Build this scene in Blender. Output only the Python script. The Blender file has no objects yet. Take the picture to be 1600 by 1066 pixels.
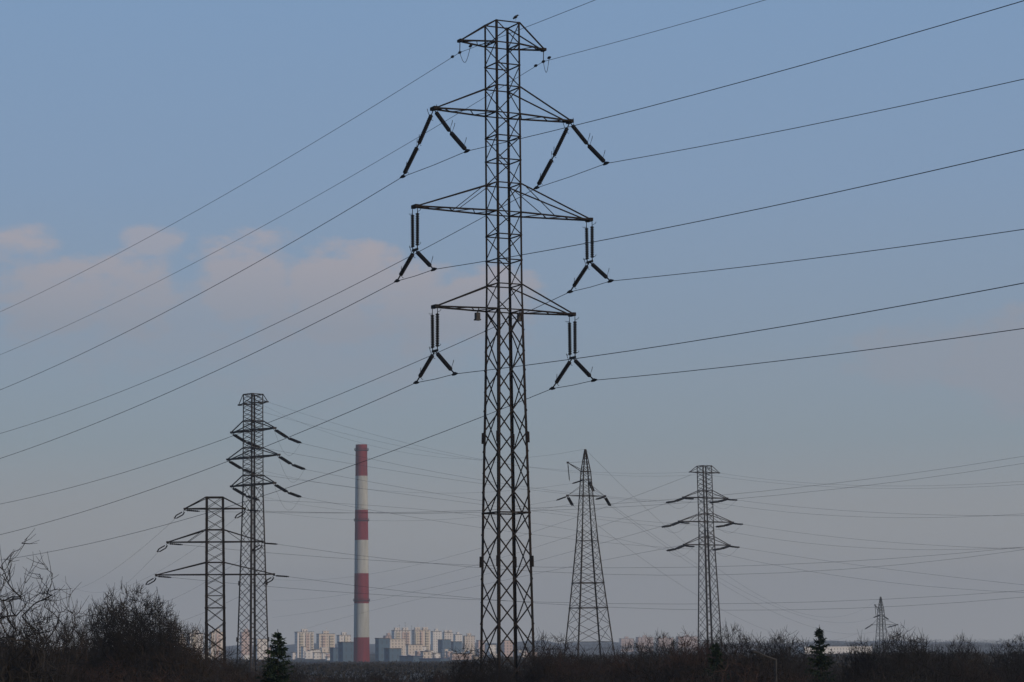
import bpy, math, random
import numpy as np
from mathutils import Vector, Matrix

S = bpy.context.scene
COL = S.collection
R = math.radians

# ------------------------------------------------------------------ camera
FPX = 4000.0                      # focal length in pixels of the 1600 px wide photo (90 mm on 36 mm)
CAM_Z = 10.0
TH, RHO = math.atan(477 / FPX), R(.45)
CF = Vector((0, math.cos(TH), math.sin(TH)))
_u = Vector((0, -math.sin(TH), math.cos(TH)))
CR = Vector((1, 0, 0)) * math.cos(RHO) - _u * math.sin(RHO)
CU = _u * math.cos(RHO) + Vector((1, 0, 0)) * math.sin(RHO)
cam = bpy.data.cameras.new('camera')
cam.lens, cam.sensor_width = 36 * FPX / 1600, 36
cam.clip_start, cam.clip_end = 1, 60000
co = bpy.data.objects.new('camera', cam)
COL.objects.link(co)
co.matrix_world = Matrix(((CR.x, CU.x, -CF.x, 0), (CR.y, CU.y, -CF.y, 0), (CR.z, CU.z, -CF.z, CAM_Z), (0, 0, 0, 1)))
S.camera = co

# ------------------------------------------------------------------ light
SUN_AZ, SUN_EL = 50, 13           # degrees: azimuth measured from straight behind the camera towards the right
SUN_STRENGTH, SKY_STRENGTH = 2.0, .1
sd = Vector((math.sin(R(SUN_AZ)) * math.cos(R(SUN_EL)), -math.cos(R(SUN_AZ)) * math.cos(R(SUN_EL)), math.sin(R(SUN_EL))))
sl = bpy.data.lights.new('sun', 'SUN')
sl.energy, sl.angle, sl.color = SUN_STRENGTH, R(.5), (1, .80, .60)
so = bpy.data.objects.new('sun', sl)
so.rotation_euler = sd.to_track_quat('Z', 'Y').to_euler()
COL.objects.link(so)

S.view_settings.view_transform = 'Standard'
S.view_settings.look = 'None'
S.view_settings.exposure = 0
S.view_settings.gamma = 1
S.render.filter_size = 1.9
S.cycles.volume_bounces = 1
S.cycles.max_bounces = 5


class N:
    """small helper to write node maths"""
    def __init__(s, tree):
        s.t = tree

    def new(s, kind, **kw):
        n = s.t.nodes.new(kind)
        for k, v in kw.items():
            setattr(n, k, v)
        return n

    def put(s, sock, v):
        if isinstance(v, bpy.types.NodeSocket):
            s.t.links.new(v, sock)
        else:
            sock.default_value = v

    def m(s, op, a, b=0.0, c=0.0, clamp=False):
        n = s.new('ShaderNodeMath', operation=op, use_clamp=clamp)
        s.put(n.inputs[0], a)
        s.put(n.inputs[1], b)
        s.put(n.inputs[2], c)
        return n.outputs[0]

    def mix(s, f, a, b):
        n = s.new('ShaderNodeMix', data_type='RGBA')
        s.put(n.inputs[0], f)
        s.put(n.inputs[6], a)
        s.put(n.inputs[7], b)
        return n.outputs[2]

    def noise(s, vec, scale, detail=4.0, rough=.55):
        n = s.new('ShaderNodeTexNoise')
        if vec is not None:
            s.put(n.inputs['Vector'], vec)
        n.inputs['Scale'].default_value = scale
        n.inputs['Detail'].default_value = detail
        n.inputs['Roughness'].default_value = rough
        return n.outputs['Fac']


def lin(r, g, b):
    f = lambda c: c / 255 / 12.92 if c / 255 <= .04045 else ((c / 255 + .055) / 1.055) ** 2.4
    return (f(r), f(g), f(b), 1)


# ------------------------------------------------------------------ world: sky with thin evening cloud
w = bpy.data.worlds.new('World')
S.world = w
w.use_nodes = True
wt = w.node_tree
wt.nodes.clear()
n = N(wt)
out = n.new('ShaderNodeOutputWorld')
bg = n.new('ShaderNodeBackground')
wt.links.new(bg.outputs[0], out.inputs[0])
bg.inputs[1].default_value = SKY_STRENGTH
sky = n.new('ShaderNodeTexSky', sky_type='NISHITA', sun_disc=False)
sky.sun_elevation = R(SUN_EL)
sky.sun_rotation = math.atan2(sd.x, sd.y)
sky.air_density, sky.dust_density, sky.ozone_density = 1.2, 2.5, 1.5
tc = n.new('ShaderNodeTexCoord')
sx = n.new('ShaderNodeSeparateXYZ')
wt.links.new(tc.outputs['Generated'], sx.inputs[0])
X, Y, Z = sx.outputs
hor = n.m('SQRT', n.m('ADD', n.m('MULTIPLY', X, X), n.m('MULTIPLY', Y, Y)))
el = n.m('DIVIDE', Z, n.m('MAXIMUM', hor, 1e-4))            # tangent of the elevation
az = n.m('ARCTAN2', X, Y)
ramp = n.new('ShaderNodeValToRGB')
wt.links.new(n.m('MULTIPLY', el, 2.0), ramp.inputs[0])
er = ramp.color_ramp
SKY_STOPS = [(0.0, (176, 174, 171)), (.05, (167, 167, 166)), (.11, (155, 159, 163)), (.16, (142, 156, 167)), (.25, (136, 155, 177)),
             (.36, (131, 156, 187)), (.52, (126, 156, 192)), (1.0, (95, 128, 175))]
while len(er.elements) < len(SKY_STOPS):
    er.elements.new(.5)
for e, (p, c) in zip(er.elements, SKY_STOPS):
    e.position, e.color = p, lin(*c)
k = n.m('DIVIDE', 1.0, SKY_STRENGTH)
sc_ = n.new('ShaderNodeVectorMath', operation='SCALE')
wt.links.new(ramp.outputs[0], sc_.inputs[0])
n.put(sc_.inputs[3], k)
base = n.mix(.93, sky.outputs[0], sc_.outputs[0])
# clouds: soft warped patches in azimuth / elevation
cv = n.new('ShaderNodeCombineXYZ')
n.put(cv.inputs[0], az)
n.put(cv.inputs[1], n.m('MULTIPLY', el, 1.9))
big = n.noise(cv.outputs[0], 28, 7, .6)
fine = n.noise(cv.outputs[0], 75, 8, .65)
warp = n.m('ADD', n.m('MULTIPLY', n.m('SUBTRACT', big, .5), 2.2), n.m('MULTIPLY', n.m('SUBTRACT', fine, .5), 1.7))
CL = [  # px, py of the top edge, half width px, depth px, strength
    (28, 348, 75, 70, .8), (240, 346, 55, 50, .62), (95, 400, 130, 120, .95), (205, 395, 110, 130, .85), (395, 355, 120, 170, .82), (530, 372, 150, 160, 1.0), (650, 402, 130, 140, 1.0), (740, 410, 120, 115, 1.0),
    (260, 415, 320, 170, .5), (520, 425, 360, 190, .52), (150, 460, 300, 120, .25),
    (1440, 505, 150, 100, .62), (1590, 495, 160, 150, .8), (1250, 550, 200, 60, .18)]
tot = None
for px, py, hw, dp, stg in CL:
    a0, e0 = (px - 800) / FPX, (1010 - py - dp * .45) / FPX
    dx = n.m('DIVIDE', n.m('SUBTRACT', az, a0), hw / FPX)
    dy0 = n.m('DIVIDE', n.m('SUBTRACT', el, e0), dp * .5 / FPX)
    # long soft underside, crisper top
    dy = n.m('MULTIPLY', dy0, n.m('ADD', .62, n.m('MULTIPLY', n.m('GREATER_THAN', dy0, 0), .38)))
    d2 = n.m('ADD', n.m('MULTIPLY', dx, dx), n.m('MULTIPLY', dy, dy))
    v = n.m('ADD', n.m('SUBTRACT', 1.0, d2), warp)
    v = n.m('MULTIPLY', v, 1.25, clamp=True)
    v = n.m('MULTIPLY', v, stg)
    tot = v if tot is None else n.m('MAXIMUM', tot, v)
sm = n.new('ShaderNodeMapRange', interpolation_type='SMOOTHSTEP')
n.put(sm.inputs[0], tot)
shade = n.new('ShaderNodeMapRange')
n.put(shade.inputs[0], el)
shade.inputs[1].default_value, shade.inputs[2].default_value = .125, .16
ccol = n.mix(shade.outputs[0], lin(148, 153, 164), lin(176, 167, 170))
cs = n.new('ShaderNodeVectorMath', operation='SCALE')
wt.links.new(ccol, cs.inputs[0])
n.put(cs.inputs[3], k)
full = n.mix(n.m('MULTIPLY', sm.outputs[0], .8), base, cs.outputs[0])
wt.links.new(full, bg.inputs[0])


# ------------------------------------------------------------------ materials
def material(name, col, rough=.8, metal=0.0, col2=None, scale=3.0, spec=.3, coords='Object', streak=1.0):
    m = bpy.data.materials.new(name)
    m.use_nodes = True
    t = m.node_tree
    b = t.nodes['Principled BSDF']
    nn = N(t)
    b.inputs['Roughness'].default_value = rough
    b.inputs['Metallic'].default_value = metal
    b.inputs['Specular IOR Level'].default_value = spec
    if col2 is None:
        col2 = tuple(c * .65 for c in col)
    tcn = nn.new('ShaderNodeTexCoord')
    mp = nn.new('ShaderNodeMapping')
    t.links.new(tcn.outputs[coords], mp.inputs[0])
    mp.inputs['Scale'].default_value = (1, 1, streak)
    f = nn.noise(mp.outputs[0], scale, 5, .6)
    mr = nn.new('ShaderNodeMapRange')
    nn.put(mr.inputs[0], f)
    mr.inputs[1].default_value, mr.inputs[2].default_value = .35, .65
    t.links.new(nn.mix(mr.outputs[0], (*col, 1), (*col2, 1)), b.inputs['Base Color'])
    return m


def facade(name, col, col2, px=3.1, pz=2.8, glass=(.05, .06, .075), share=.5):
    """plastered panel wall with a grid of small dark windows (rows and columns of one storey each)"""
    m = bpy.data.materials.new(name)
    m.use_nodes = True
    t = m.node_tree
    b = t.nodes['Principled BSDF']
    b.inputs['Roughness'].default_value = .85
    nn = N(t)
    tcn = nn.new('ShaderNodeTexCoord')
    s_ = nn.new('ShaderNodeSeparateXYZ')
    t.links.new(tcn.outputs['Object'], s_.inputs[0])
    h = nn.m('ADD', s_.outputs[0], s_.outputs[1])
    fx = nn.m('FRACT', nn.m('DIVIDE', h, px))
    fz = nn.m('FRACT', nn.m('DIVIDE', s_.outputs[2], pz))
    w1 = nn.m('MULTIPLY', nn.m('GREATER_THAN', fx, 1 - share), nn.m('GREATER_THAN', fz, .42))
    nz = nn.noise(tcn.outputs['Object'], .12, 3, .5)
    wall = nn.mix(nz, (*col, 1), (*col2, 1))
    t.links.new(nn.mix(nn.m('MULTIPLY', w1, .6), wall, (*glass, 1)), b.inputs['Base Color'])
    return m


M = dict(
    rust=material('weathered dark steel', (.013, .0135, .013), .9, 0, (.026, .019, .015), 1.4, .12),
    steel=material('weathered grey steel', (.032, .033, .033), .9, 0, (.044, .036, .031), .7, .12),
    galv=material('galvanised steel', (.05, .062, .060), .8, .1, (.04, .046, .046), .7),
    porcelain=material('brown glazed porcelain', (.008, .008, .008), .8, 0, (.011, .010, .010), 4, .15),
    fitting=material('galvanised fittings', (.018, .018, .018), .8, .1, (.013, .013, .013), 4, .15),
    wire=material('aluminium cable', (.055, .06, .065), .6, .5, (.045, .05, .055), .5),
    bark=material('bark', (.024, .021, .018), .95, 0, (.020, .017, .015), 1.5),
    twig=material('twig bark', (.042, .031, .025), .95, 0, (.018, .015, .013), .5),
    brush=material('shade-darkened brushwood', (.016, .013, .011), .95, 0, (.009, .008, .008), .6),  # shade low in the thicket put into a darker twig colour
    twig2=material('grey twig bark', (.036, .032, .028), .95, 0, (.016, .015, .014), .5),
    farwood=material('far bare wood', (.030, .028, .026), 1, 0, (.042, .038, .032), .02, 0),
    twig3=material('dark twig bark', (.020, .017, .015), .95, 0, (.012, .011, .010), .5),
    twig4=material('reddish twig bark', (.060, .036, .028), .95, 0, (.026, .018, .015), .5),
    needle=material('spruce needles', (.008, .018, .010), .9, 0, (.018, .034, .016), 1.6),
    soil=material('winter field', (.035, .036, .024), 1, 0, (.05, .042, .03), .004),
    hill=material('wooded hills', (.025, .032, .03), 1, 0, (.045, .048, .04), .004),
    red=material('red chimney paint', (.22, .026, .034), .85, 0, (.14, .026, .032), .35, streak=.12),
    white=material('white chimney paint', (.46, .47, .43), .85, 0, (.32, .33, .30), .35, streak=.12),
    iron=material('chimney gallery iron', (.06, .045, .045), .7, .3),
    cream=facade('cream panel wall', (.78, .72, .64), (.70, .66, .60), share=.4),
    sand=facade('sand panel wall', (.74, .64, .52), (.66, .59, .50), share=.4),
    pale=facade('white panel wall', (.82, .78, .71), (.74, .71, .65), share=.3),
    pink=facade('rose panel wall', (.62, .46, .40), (.55, .45, .40)),
    rosy=facade('rose loggia paint', (.66, .50, .41), (.60, .47, .40), 9, 2.8, share=.75),
    yellow=facade('yellow loggia paint', (.68, .60, .44), (.62, .56, .44), 9, 2.8, share=.6),
    blue=facade('shade-blue wall', (.085, .14, .20), (.06, .11, .16), 6, 5, share=.3),  # blue of shaded town blocks put into the wall colour
    navy=material('dark blue sheet', (.035, .06, .16), .6, 0, (.03, .05, .11), .1),
    roof=material('tar roof', (.10, .09, .09), .9, 0, (.07, .07, .07), .1),
    snow=material('frosted shed roof', (.72, .70, .66), .9, 0, (.62, .6, .58), .1),
    brown=facade('brown brick wall', (.27, .15, .10), (.2, .13, .1), 4, 3.4, share=.4),
    lampgrey=material('lamp post paint', (.055, .053, .05), .8, .1, (.04, .04, .04), 2),
    glass=material('lamp glass', (.35, .35, .33), .3),
    feather=material('black feathers', (.010, .010, .012), .6, 0, (.015, .015, .018), 9),
    box=material('black lamp housing', (.012, .012, .012), .6, 0, (.02, .02, .02), 6),
)


# ------------------------------------------------------------------ geometry helpers
def W(px, py, Yd):
    """world point seen at photo pixel (px, py) at distance Yd ahead of the camera"""
    d = CF * FPX + CR * (px - 800) + CU * (533 - py)
    return Vector((0, 0, CAM_Z)) + d * (Yd / d.y)


def proj(P):
    v = P - Vector((0, 0, CAM_Z))
    kk = v.dot(CF)
    return 800 + FPX * v.dot(CR) / kk, 533 - FPX * v.dot(CU) / kk


class MB:
    def __init__(s):
        s.v, s.f, s.smooth = [], [], False

    def beam(s, a, b, w_, h=None, up=None):
        a, b = Vector(a), Vector(b)
        h = h or w_
        d = b - a
        if d.length < 1e-6:
            return s
        d.normalize()
        up = Vector(up) if up is not None else (Vector((0, 0, 1)) if abs(d.z) < .9 else Vector((1, 0, 0)))
        x = d.cross(up).normalized()
        y = x.cross(d)
        o = len(s.v)
        for p in (a, b):
            for i, j in ((-1, -1), (1, -1), (1, 1), (-1, 1)):
                s.v.append(p + x * (i * w_ / 2) + y * (j * h / 2))
        s.f += [(o, o + 1, o + 2, o + 3), (o + 7, o + 6, o + 5, o + 4)] + [(o + i, o + 4 + i, o + 4 + (i + 1) % 4, o + (i + 1) % 4) for i in range(4)]
        return s

    def angle(s, a, b, w_, out_dir, t=.02):
        """an L-section member whose two flanges turn away from out_dir"""
        a, b = Vector(a), Vector(b)
        d = (b - a).normalized()
        o = Vector(out_dir)
        o = (o - d * o.dot(d)).normalized()
        q = d.cross(o)
        e1, e2 = (-o + q).normalized(), (-o - q).normalized()
        for e, g in ((e1, e2), (e2, e1)):
            s.beam(a + e * w_ / 2, b + e * w_ / 2, t, w_, up=e)
        return s

    def tube(s, pts, r, n_=4, r1=None, cap=True):
        pts = [Vector(p) for p in pts]
        o = len(s.v)
        L = len(pts) - 1
        for i, p in enumerate(pts):
            d = (pts[min(i + 1, L)] - pts[max(i - 1, 0)]).normalized()
            up = Vector((0, 0, 1)) if abs(d.z) < .95 else Vector((1, 0, 0))
            x = d.cross(up).normalized()
            y = x.cross(d)
            rr = r[i] if isinstance(r, (list, tuple)) else (r if r1 is None else r + (r1 - r) * i / L)
            for q in range(n_):
                a = 2 * math.pi * q / n_
                s.v.append(p + x * (rr * math.cos(a)) + y * (rr * math.sin(a)))
        for i in range(L):
            for q in range(n_):
                a, b = o + i * n_ + q, o + i * n_ + (q + 1) % n_
                s.f.append((a, b, b + n_, a + n_))
        if cap:
            s.f.append(tuple(o + q for q in reversed(range(n_))))
            s.f.append(tuple(o + L * n_ + q for q in range(n_)))
        return s

    def discs(s, a, b, r=.13, pitch=.15, core=.05, n_=8):
        a, b = Vector(a), Vector(b)
        L = (b - a).length
        k_ = max(3, int(L / pitch))
        pts, rs = [a], [core]
        for i in range(k_):
            t0, t1, t2 = (i + .15) / k_, (i + .35) / k_, (i + .85) / k_
            pts += [a.lerp(b, t0), a.lerp(b, t1), a.lerp(b, t2)]
            rs += [core * 1.2, r, r * .8]
        pts.append(b)
        rs.append(core)
        return s.tube(pts, rs, n_)

    def box(s, c, sx_, sy, sz, rz=0.0):
        o = len(s.v)
        ca, sa = math.cos(rz), math.sin(rz)
        c = Vector(c)
        for z in (-.5, .5):
            for i, j in ((-.5, -.5), (.5, -.5), (.5, .5), (-.5, .5)):
                x, y = i * sx_, j * sy
                s.v.append(c + Vector((x * ca - y * sa, x * sa + y * ca, z * sz)))
        s.f += [(o + 3, o + 2, o + 1, o), (o + 4, o + 5, o + 6, o + 7)] + [(o + i, o + (i + 1) % 4, o + 4 + (i + 1) % 4, o + 4 + i) for i in range(4)]
        return s

    def build(s, name, mat, parent=None, label=None, smooth=False):
        me = bpy.data.meshes.new(name)
        off = parent.matrix_world.translation if parent is not None and parent.parent is None else (ROOT_LOC.get(parent.name, Vector((0, 0, 0))) if parent is not None else Vector((0, 0, 0)))
        if parent is not None:
            off = ROOT_LOC[parent.name]
        loc = Vector((0, 0, 0))
        if parent is None and s.v:
            loc = s.v[0].copy()
            off = loc
        me.from_pydata([tuple(v - off) for v in s.v], [], s.f)
        me.materials.append(mat)
        if smooth:
            me.polygons.foreach_set('use_smooth', [True] * len(me.polygons))
        me.update()
        ob = bpy.data.objects.new(name, me)
        COL.objects.link(ob)
        ob.parent = parent
        if parent is None:
            ob.location = loc
        ROOT_LOC[ob.name] = off
        if label:
            ob['label'] = label
        return ob


ROOT_LOC = {}


def tag(o, label, cat, group=None, kind=None):
    if label:
        o['label'] = label
    if cat:
        o['category'] = cat
    if group:
        o['group'] = group
    if kind:
        o['kind'] = kind
    return o


def thing(name, loc, label, cat, group=None):
    e = bpy.data.objects.new(name, None)
    COL.objects.link(e)
    e.location = loc
    e.empty_display_size = .5
    ROOT_LOC[e.name] = Vector(loc)
    return tag(e, label, cat, group)


# ------------------------------------------------------------------ setting: ground, hills, haze
g = MB()
NS = 48
g.v = [Vector((0, 0, 0))] + [Vector((7400 * math.cos(2 * math.pi * i / NS), 7400 * math.sin(2 * math.pi * i / NS), 0)) for i in range(NS)]
g.f = [(0, 1 + i, 1 + (i + 1) % NS) for i in range(NS)]
gr = g.build('ground', M['soil'])
tag(gr, 'dark winter ground stretching to the horizon', None, None, 'structure')

rng = random.Random(5)
h = MB()
cols = 150
for i in range(cols + 1):
    x = -2600 + 5200 * i / cols
    z = 12 + 4 * math.sin(x * .0021 + 1) + 2.5 * math.sin(x * .0093) + 1.5 * math.sin(x * .037) + rng.uniform(-1.2, 1.2)
    if -700 < x < 100:
        z += 5
    for y, zz in ((5300, 0), (5600, z * .55), (6100, z), (6900, 0)):
        h.v.append(Vector((x, y, zz)))
for i in range(cols):
    for j in range(3):
        a = i * 4 + j
        h.f.append((a, a + 4, a + 5, a + 1))
tag(h.build('hills', M['hill'], smooth=True), 'low wooded hills fading on the horizon', None, None, 'structure')


# ------------------------------------------------------------------ lattice towers
class Tower:
    """square lattice mast; arms run along U, the line along V"""
    def __init__(s, name, label, Yd, top_px, foot_px, yaw, widths, z_top_px, group, leg=.16, brace=.08, mat='rust', base_z=0.0):
        s.Y, s.yaw = Yd, yaw
        s.T, s.B = W(top_px[0], top_px[1], Yd), W(foot_px[0], foot_px[1], Yd)
        s.U = Vector((math.cos(yaw), math.sin(yaw), 0))
        s.V = Vector((-math.sin(yaw), math.cos(yaw), 0))
        s.base_z = base_z
        s.widths = widths            # list of (z, width), falling z
        s.leg, s.brace, s.mat = leg, brace, M[mat]
        b = s.ax(base_z)
        s.root = thing(name, b, label, 'power pylon', group)

    def ax(s, z):
        k_ = (z - s.B.z) / (s.T.z - s.B.z)
        p = s.B.lerp(s.T, k_)
        return Vector((p.x, s.Y, z))

    def zp(s, px, py):
        return W(px, py, s.Y).z

    def wd(s, z):
        ws = s.widths
        for (z1, w1), (z0, w0) in zip(ws, ws[1:]):
            if z >= z0:
                return w0 + (w1 - w0) * (z - z0) / (z1 - z0)
        (z1, w1), (z0, w0) = ws[-2], ws[-1]
        return w0 + (w1 - w0) * (z - z0) / (z1 - z0)

    CN = ((-1, -1), (1, -1), (1, 1), (-1, 1))

    def c(s, k_, z):
        i, j = s.CN[k_ % 4]
        w_ = s.wd(z) / 2
        return s.ax(z) + s.U * (i * w_) + s.V * (j * w_)

    def legs(s, zs, plates=()):
        zs = sorted(set(zs + [z for z, _ in s.widths if z > s.base_z] + [s.base_z]))
        zs = [z for z in zs if z <= s.widths[0][0] + 1e-6]
        for k_ in range(4):
            m = MB()
            i, j = s.CN[k_]
            for a, b in zip(zs, zs[1:]):
                lw = s.leg * (1 if a > s.ztap else 1.3)
                m.angle(s.c(k_, a), s.c(k_, b), lw * 1.15, s.U * i + s.V * j, t=lw * .22)
            for z in plates:
                m.beam(s.c(k_, z - .38), s.c(k_, z + .38), s.leg * 2.0, s.leg * 2.0, up=s.U * i + s.V * j)
            m.build('leg', s.mat, s.root)

    def faces(s, panels):
        """panels(k) -> list of (za, zb, kind) for face k; kinds: x, /, \\, h"""
        for k_ in range(4):
            m = MB()
            nrm = (s.c(k_, 10) + s.c(k_ + 1, 10)) / 2 - s.ax(10)
            nrm.z = 0
            nrm.normalize()
            e = s.brace
            for za, zb, kd in panels(k_):
                e = s.brace * (.85 if za > s.ztap else 1.1)
                A0, B0, A1, B1 = s.c(k_, za), s.c(k_ + 1, za), s.c(k_, zb), s.c(k_ + 1, zb)
                if 'x' in kd or '/' in kd:
                    m.beam(A0 + nrm * e * .3, B1 + nrm * e * .3, e, e * .5, up=nrm)
                if 'x' in kd or '\\' in kd:
                    m.beam(B0 - nrm * e * .3, A1 - nrm * e * .3, e, e * .5, up=nrm)
                if 'h' in kd:
                    m.beam(A0, B0, e * 1.1, e * 1.1)
                if 'H' in kd:
                    m.beam(A0, B0, e * 2.2, e * 2.0)
            m.build('face_bracing', s.mat, s.root)

    def tip(s, sg, z, half):
        return s.ax(z) + s.U * (sg * half)

    def arm(s, z, z_apex, half, th, zig=4, struts=0, plate=.22, tipw=.5, name='crossarm'):
        for sg in (-1, 1):
            m = MB()
            t = s.tip(sg, z, half)
            ks = (1, 2) if sg > 0 else (0, 3)
            lo = [s.c(k_, z) for k_ in ks]
            hi = [s.c(k_, z_apex) for k_ in ks]
            tp = [t - s.V * tipw / 2, t + s.V * tipw / 2]
            for q in (0, 1):
                m.beam(lo[q], tp[q], th * 1.1, th * 1.3)
                m.beam(hi[q], tp[q], th, th)
            # zigzag lacing between the two lower chords
            prev = lo[0]
            for i in range(1, zig + 1):
                f = i / (zig + .6)
                nx = lo[i % 2].lerp(tp[i % 2], f)
                m.beam(prev, nx, th * .6, th * .6)
                prev = nx
            for i in range(struts):
                f = (i + 1) / (struts + 1)
                for q in (0, 1):
                    m.beam(lo[q].lerp(tp[q], f * .95), hi[q].lerp(tp[q], max(0, f - .45)), th * .55, th * .55)
            m.beam(tp[0] - s.V * .12, tp[1] + s.V * .12, plate * 1.3, plate * 1.2)
            m.beam(t - s.U * sg * .55, t + s.U * sg * .08, tipw * .7, plate * .6)
            m.build(name, s.mat, s.root)
        for zz in (z, z_apex):      # level frames where the arm crosses the body
            m = MB()
            for k_ in range(4):
                m.beam(s.c(k_, zz), s.c(k_ + 1, zz), th * .9, th * .9)
            m.build('arm_frame', s.mat, s.root)


def horn(e, p, d, L=.55, r=.02):
    d = Vector(d).normalized()
    MB().tube([p, p + d * L * .8, p + d * L + Vector((0, 0, .07))], r, 4).build('arcing_horn', M['fitting'], e)


# ---- tall foreground tower -----------------------------------------------------
Y0 = 180
ZL = {}
t0 = Tower('lattice_tower', 'tallest and nearest dark lattice pylon, three pairs of long arms, in the middle', Y0, (784.3, 36.7), (793, 1050), R(27),
           [(54.46, 1.89), (35.4, 1.93), (27.5, 2.19), (19.3, 2.52), (8.2, 2.86), (0, 3.15)], None, 'lattice power pylons', .115, .082, 'rust')
zt_, zg, zga = 54.46, 52.85, 54.40
z1, z1a, z2, z2a, z3, z3a = 47.75, 49.71, 40.63, 42.69, 33.64, 35.45
t0.ztap = 33.6
up_levels = [54.42, 52.85, 51.3, 49.71, 47.75, 46.1, 44.4, 42.69, 40.63, 39.0, 37.2, 35.45, 33.64]
low = [33.64]
while low[-1] > 3:
    low.append(low[-1] - (2.78 if low[-1] > 20 else 3.15))
low = [z for z in low if z > 0] + [0.0]
# force a node at the horizontal belt z = 19.3
low = [33.64, 30.77, 27.9, 25.03, 22.16, 19.3, 16.2, 13.1, 9.95, 6.75, 3.5, 0.0]


def pan0(k_):
    o = []
    for i, (b, a) in enumerate(zip(up_levels, up_levels[1:])):
        d = '/' if i % 2 else '\\'
        o.append((a, b, d + 'h'))
    o.append((54.40, 54.42, 'h'))
    if k_ % 2 == 0:
        for b, a in zip(low, low[1:]):
            o.append((a, b, 'x' + ('h' if abs(a - 19.3) < .01 else '')))
    else:
        off = [33.64] + [(a + b) / 2 for a, b in zip(low, low[1:])] + [0.0]
        for b, a in zip(off, off[1:]):
            o.append((a, b, 'x'))
        o.append((19.3, 19.4, 'h'))
    return o


t0.legs(up_levels + low, plates=(24.6, 15.9))
t0.faces(pan0)
t0.arm(zg, zga, 3.36, .085, 3, 0, .16, .3, 'earth_wire_arm')
t0.arm(z1, z1a, 5.45, .085, 4, 0, .2)
t0.arm(z2, z2a, 6.95, .085, 6, 1, .2)
t0.arm(z3, z3a, 5.45, .085, 4, 0, .2)
# two dark boxes below the lowest arm
for px, py, Yb, lab, wd_ in ((746, 494.5, 178.6, 'small dark tilted lamp box hanging under the left lower arm of the tall pylon', .34), (811.5, 496, 179.6, 'small dark box fixed on the right leg of the tall pylon below its lowest arm', .28)):
    p = W(px, py, Yb)
    e = thing('lamp_box', p, lab, 'lamp box')
    m = MB()
    m.box(p, wd_ * .9, wd_ * .9, .52, .5)
    m.box(p - Vector((0, 0, .24)), wd_ * 1.15, wd_ * 1.15, .08, .5)
    ob = m.build('housing', M['box'], e)
    m = MB().beam(p + Vector((0, 0, .24)), p + Vector((.1, .1, .56)), .07)
    m.build('bracket', M['fitting'], e)

# bird on the very top
bp = W(805.5, 28.0, Y0)
bird = thing('bird', bp, 'black bird perched on top of the tallest pylon', 'bird')
m = MB()
m.tube([bp + Vector((-0.186, 0.062, -0.062)), bp + Vector((-0.087, 0.031, 0.012)), bp + Vector((0.012, 0.000, 0.062)), bp + Vector((0.087, -0.012, 0.124)), bp + Vector((0.118, -0.019, 0.167)), bp + Vector((0.155, -0.025, 0.186)), bp + Vector((0.205, -0.031, 0.180)), bp + Vector((0.260, -0.037, 0.161))],
       [.02, .08, .11, .085, .05, .055, .03, .006], 10)
m.build('body', M['feather'], bird, smooth=True)
m = MB()
for sg in (-1, 1):
    m.beam(bp + Vector((-0.174,  .05 + sg * .06*.62, -0.050)), bp + Vector((0.050,  sg * .13*.62, 0.074)), .035, .11)
m.build('folded_wings', M['feather'], bird)
m = MB()
for sg in (-1, 1):
    m.tube([bp + Vector((.02, sg * .03, 0)), bp + Vector((.02, sg * .03, -.2))], .010, 4)
m.build('legs', M['feather'], bird)

ARMN = ['top', 'middle', 'bottom']
SIDE = {-1: 'left', 1: 'right'}
clamps = {}


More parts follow.
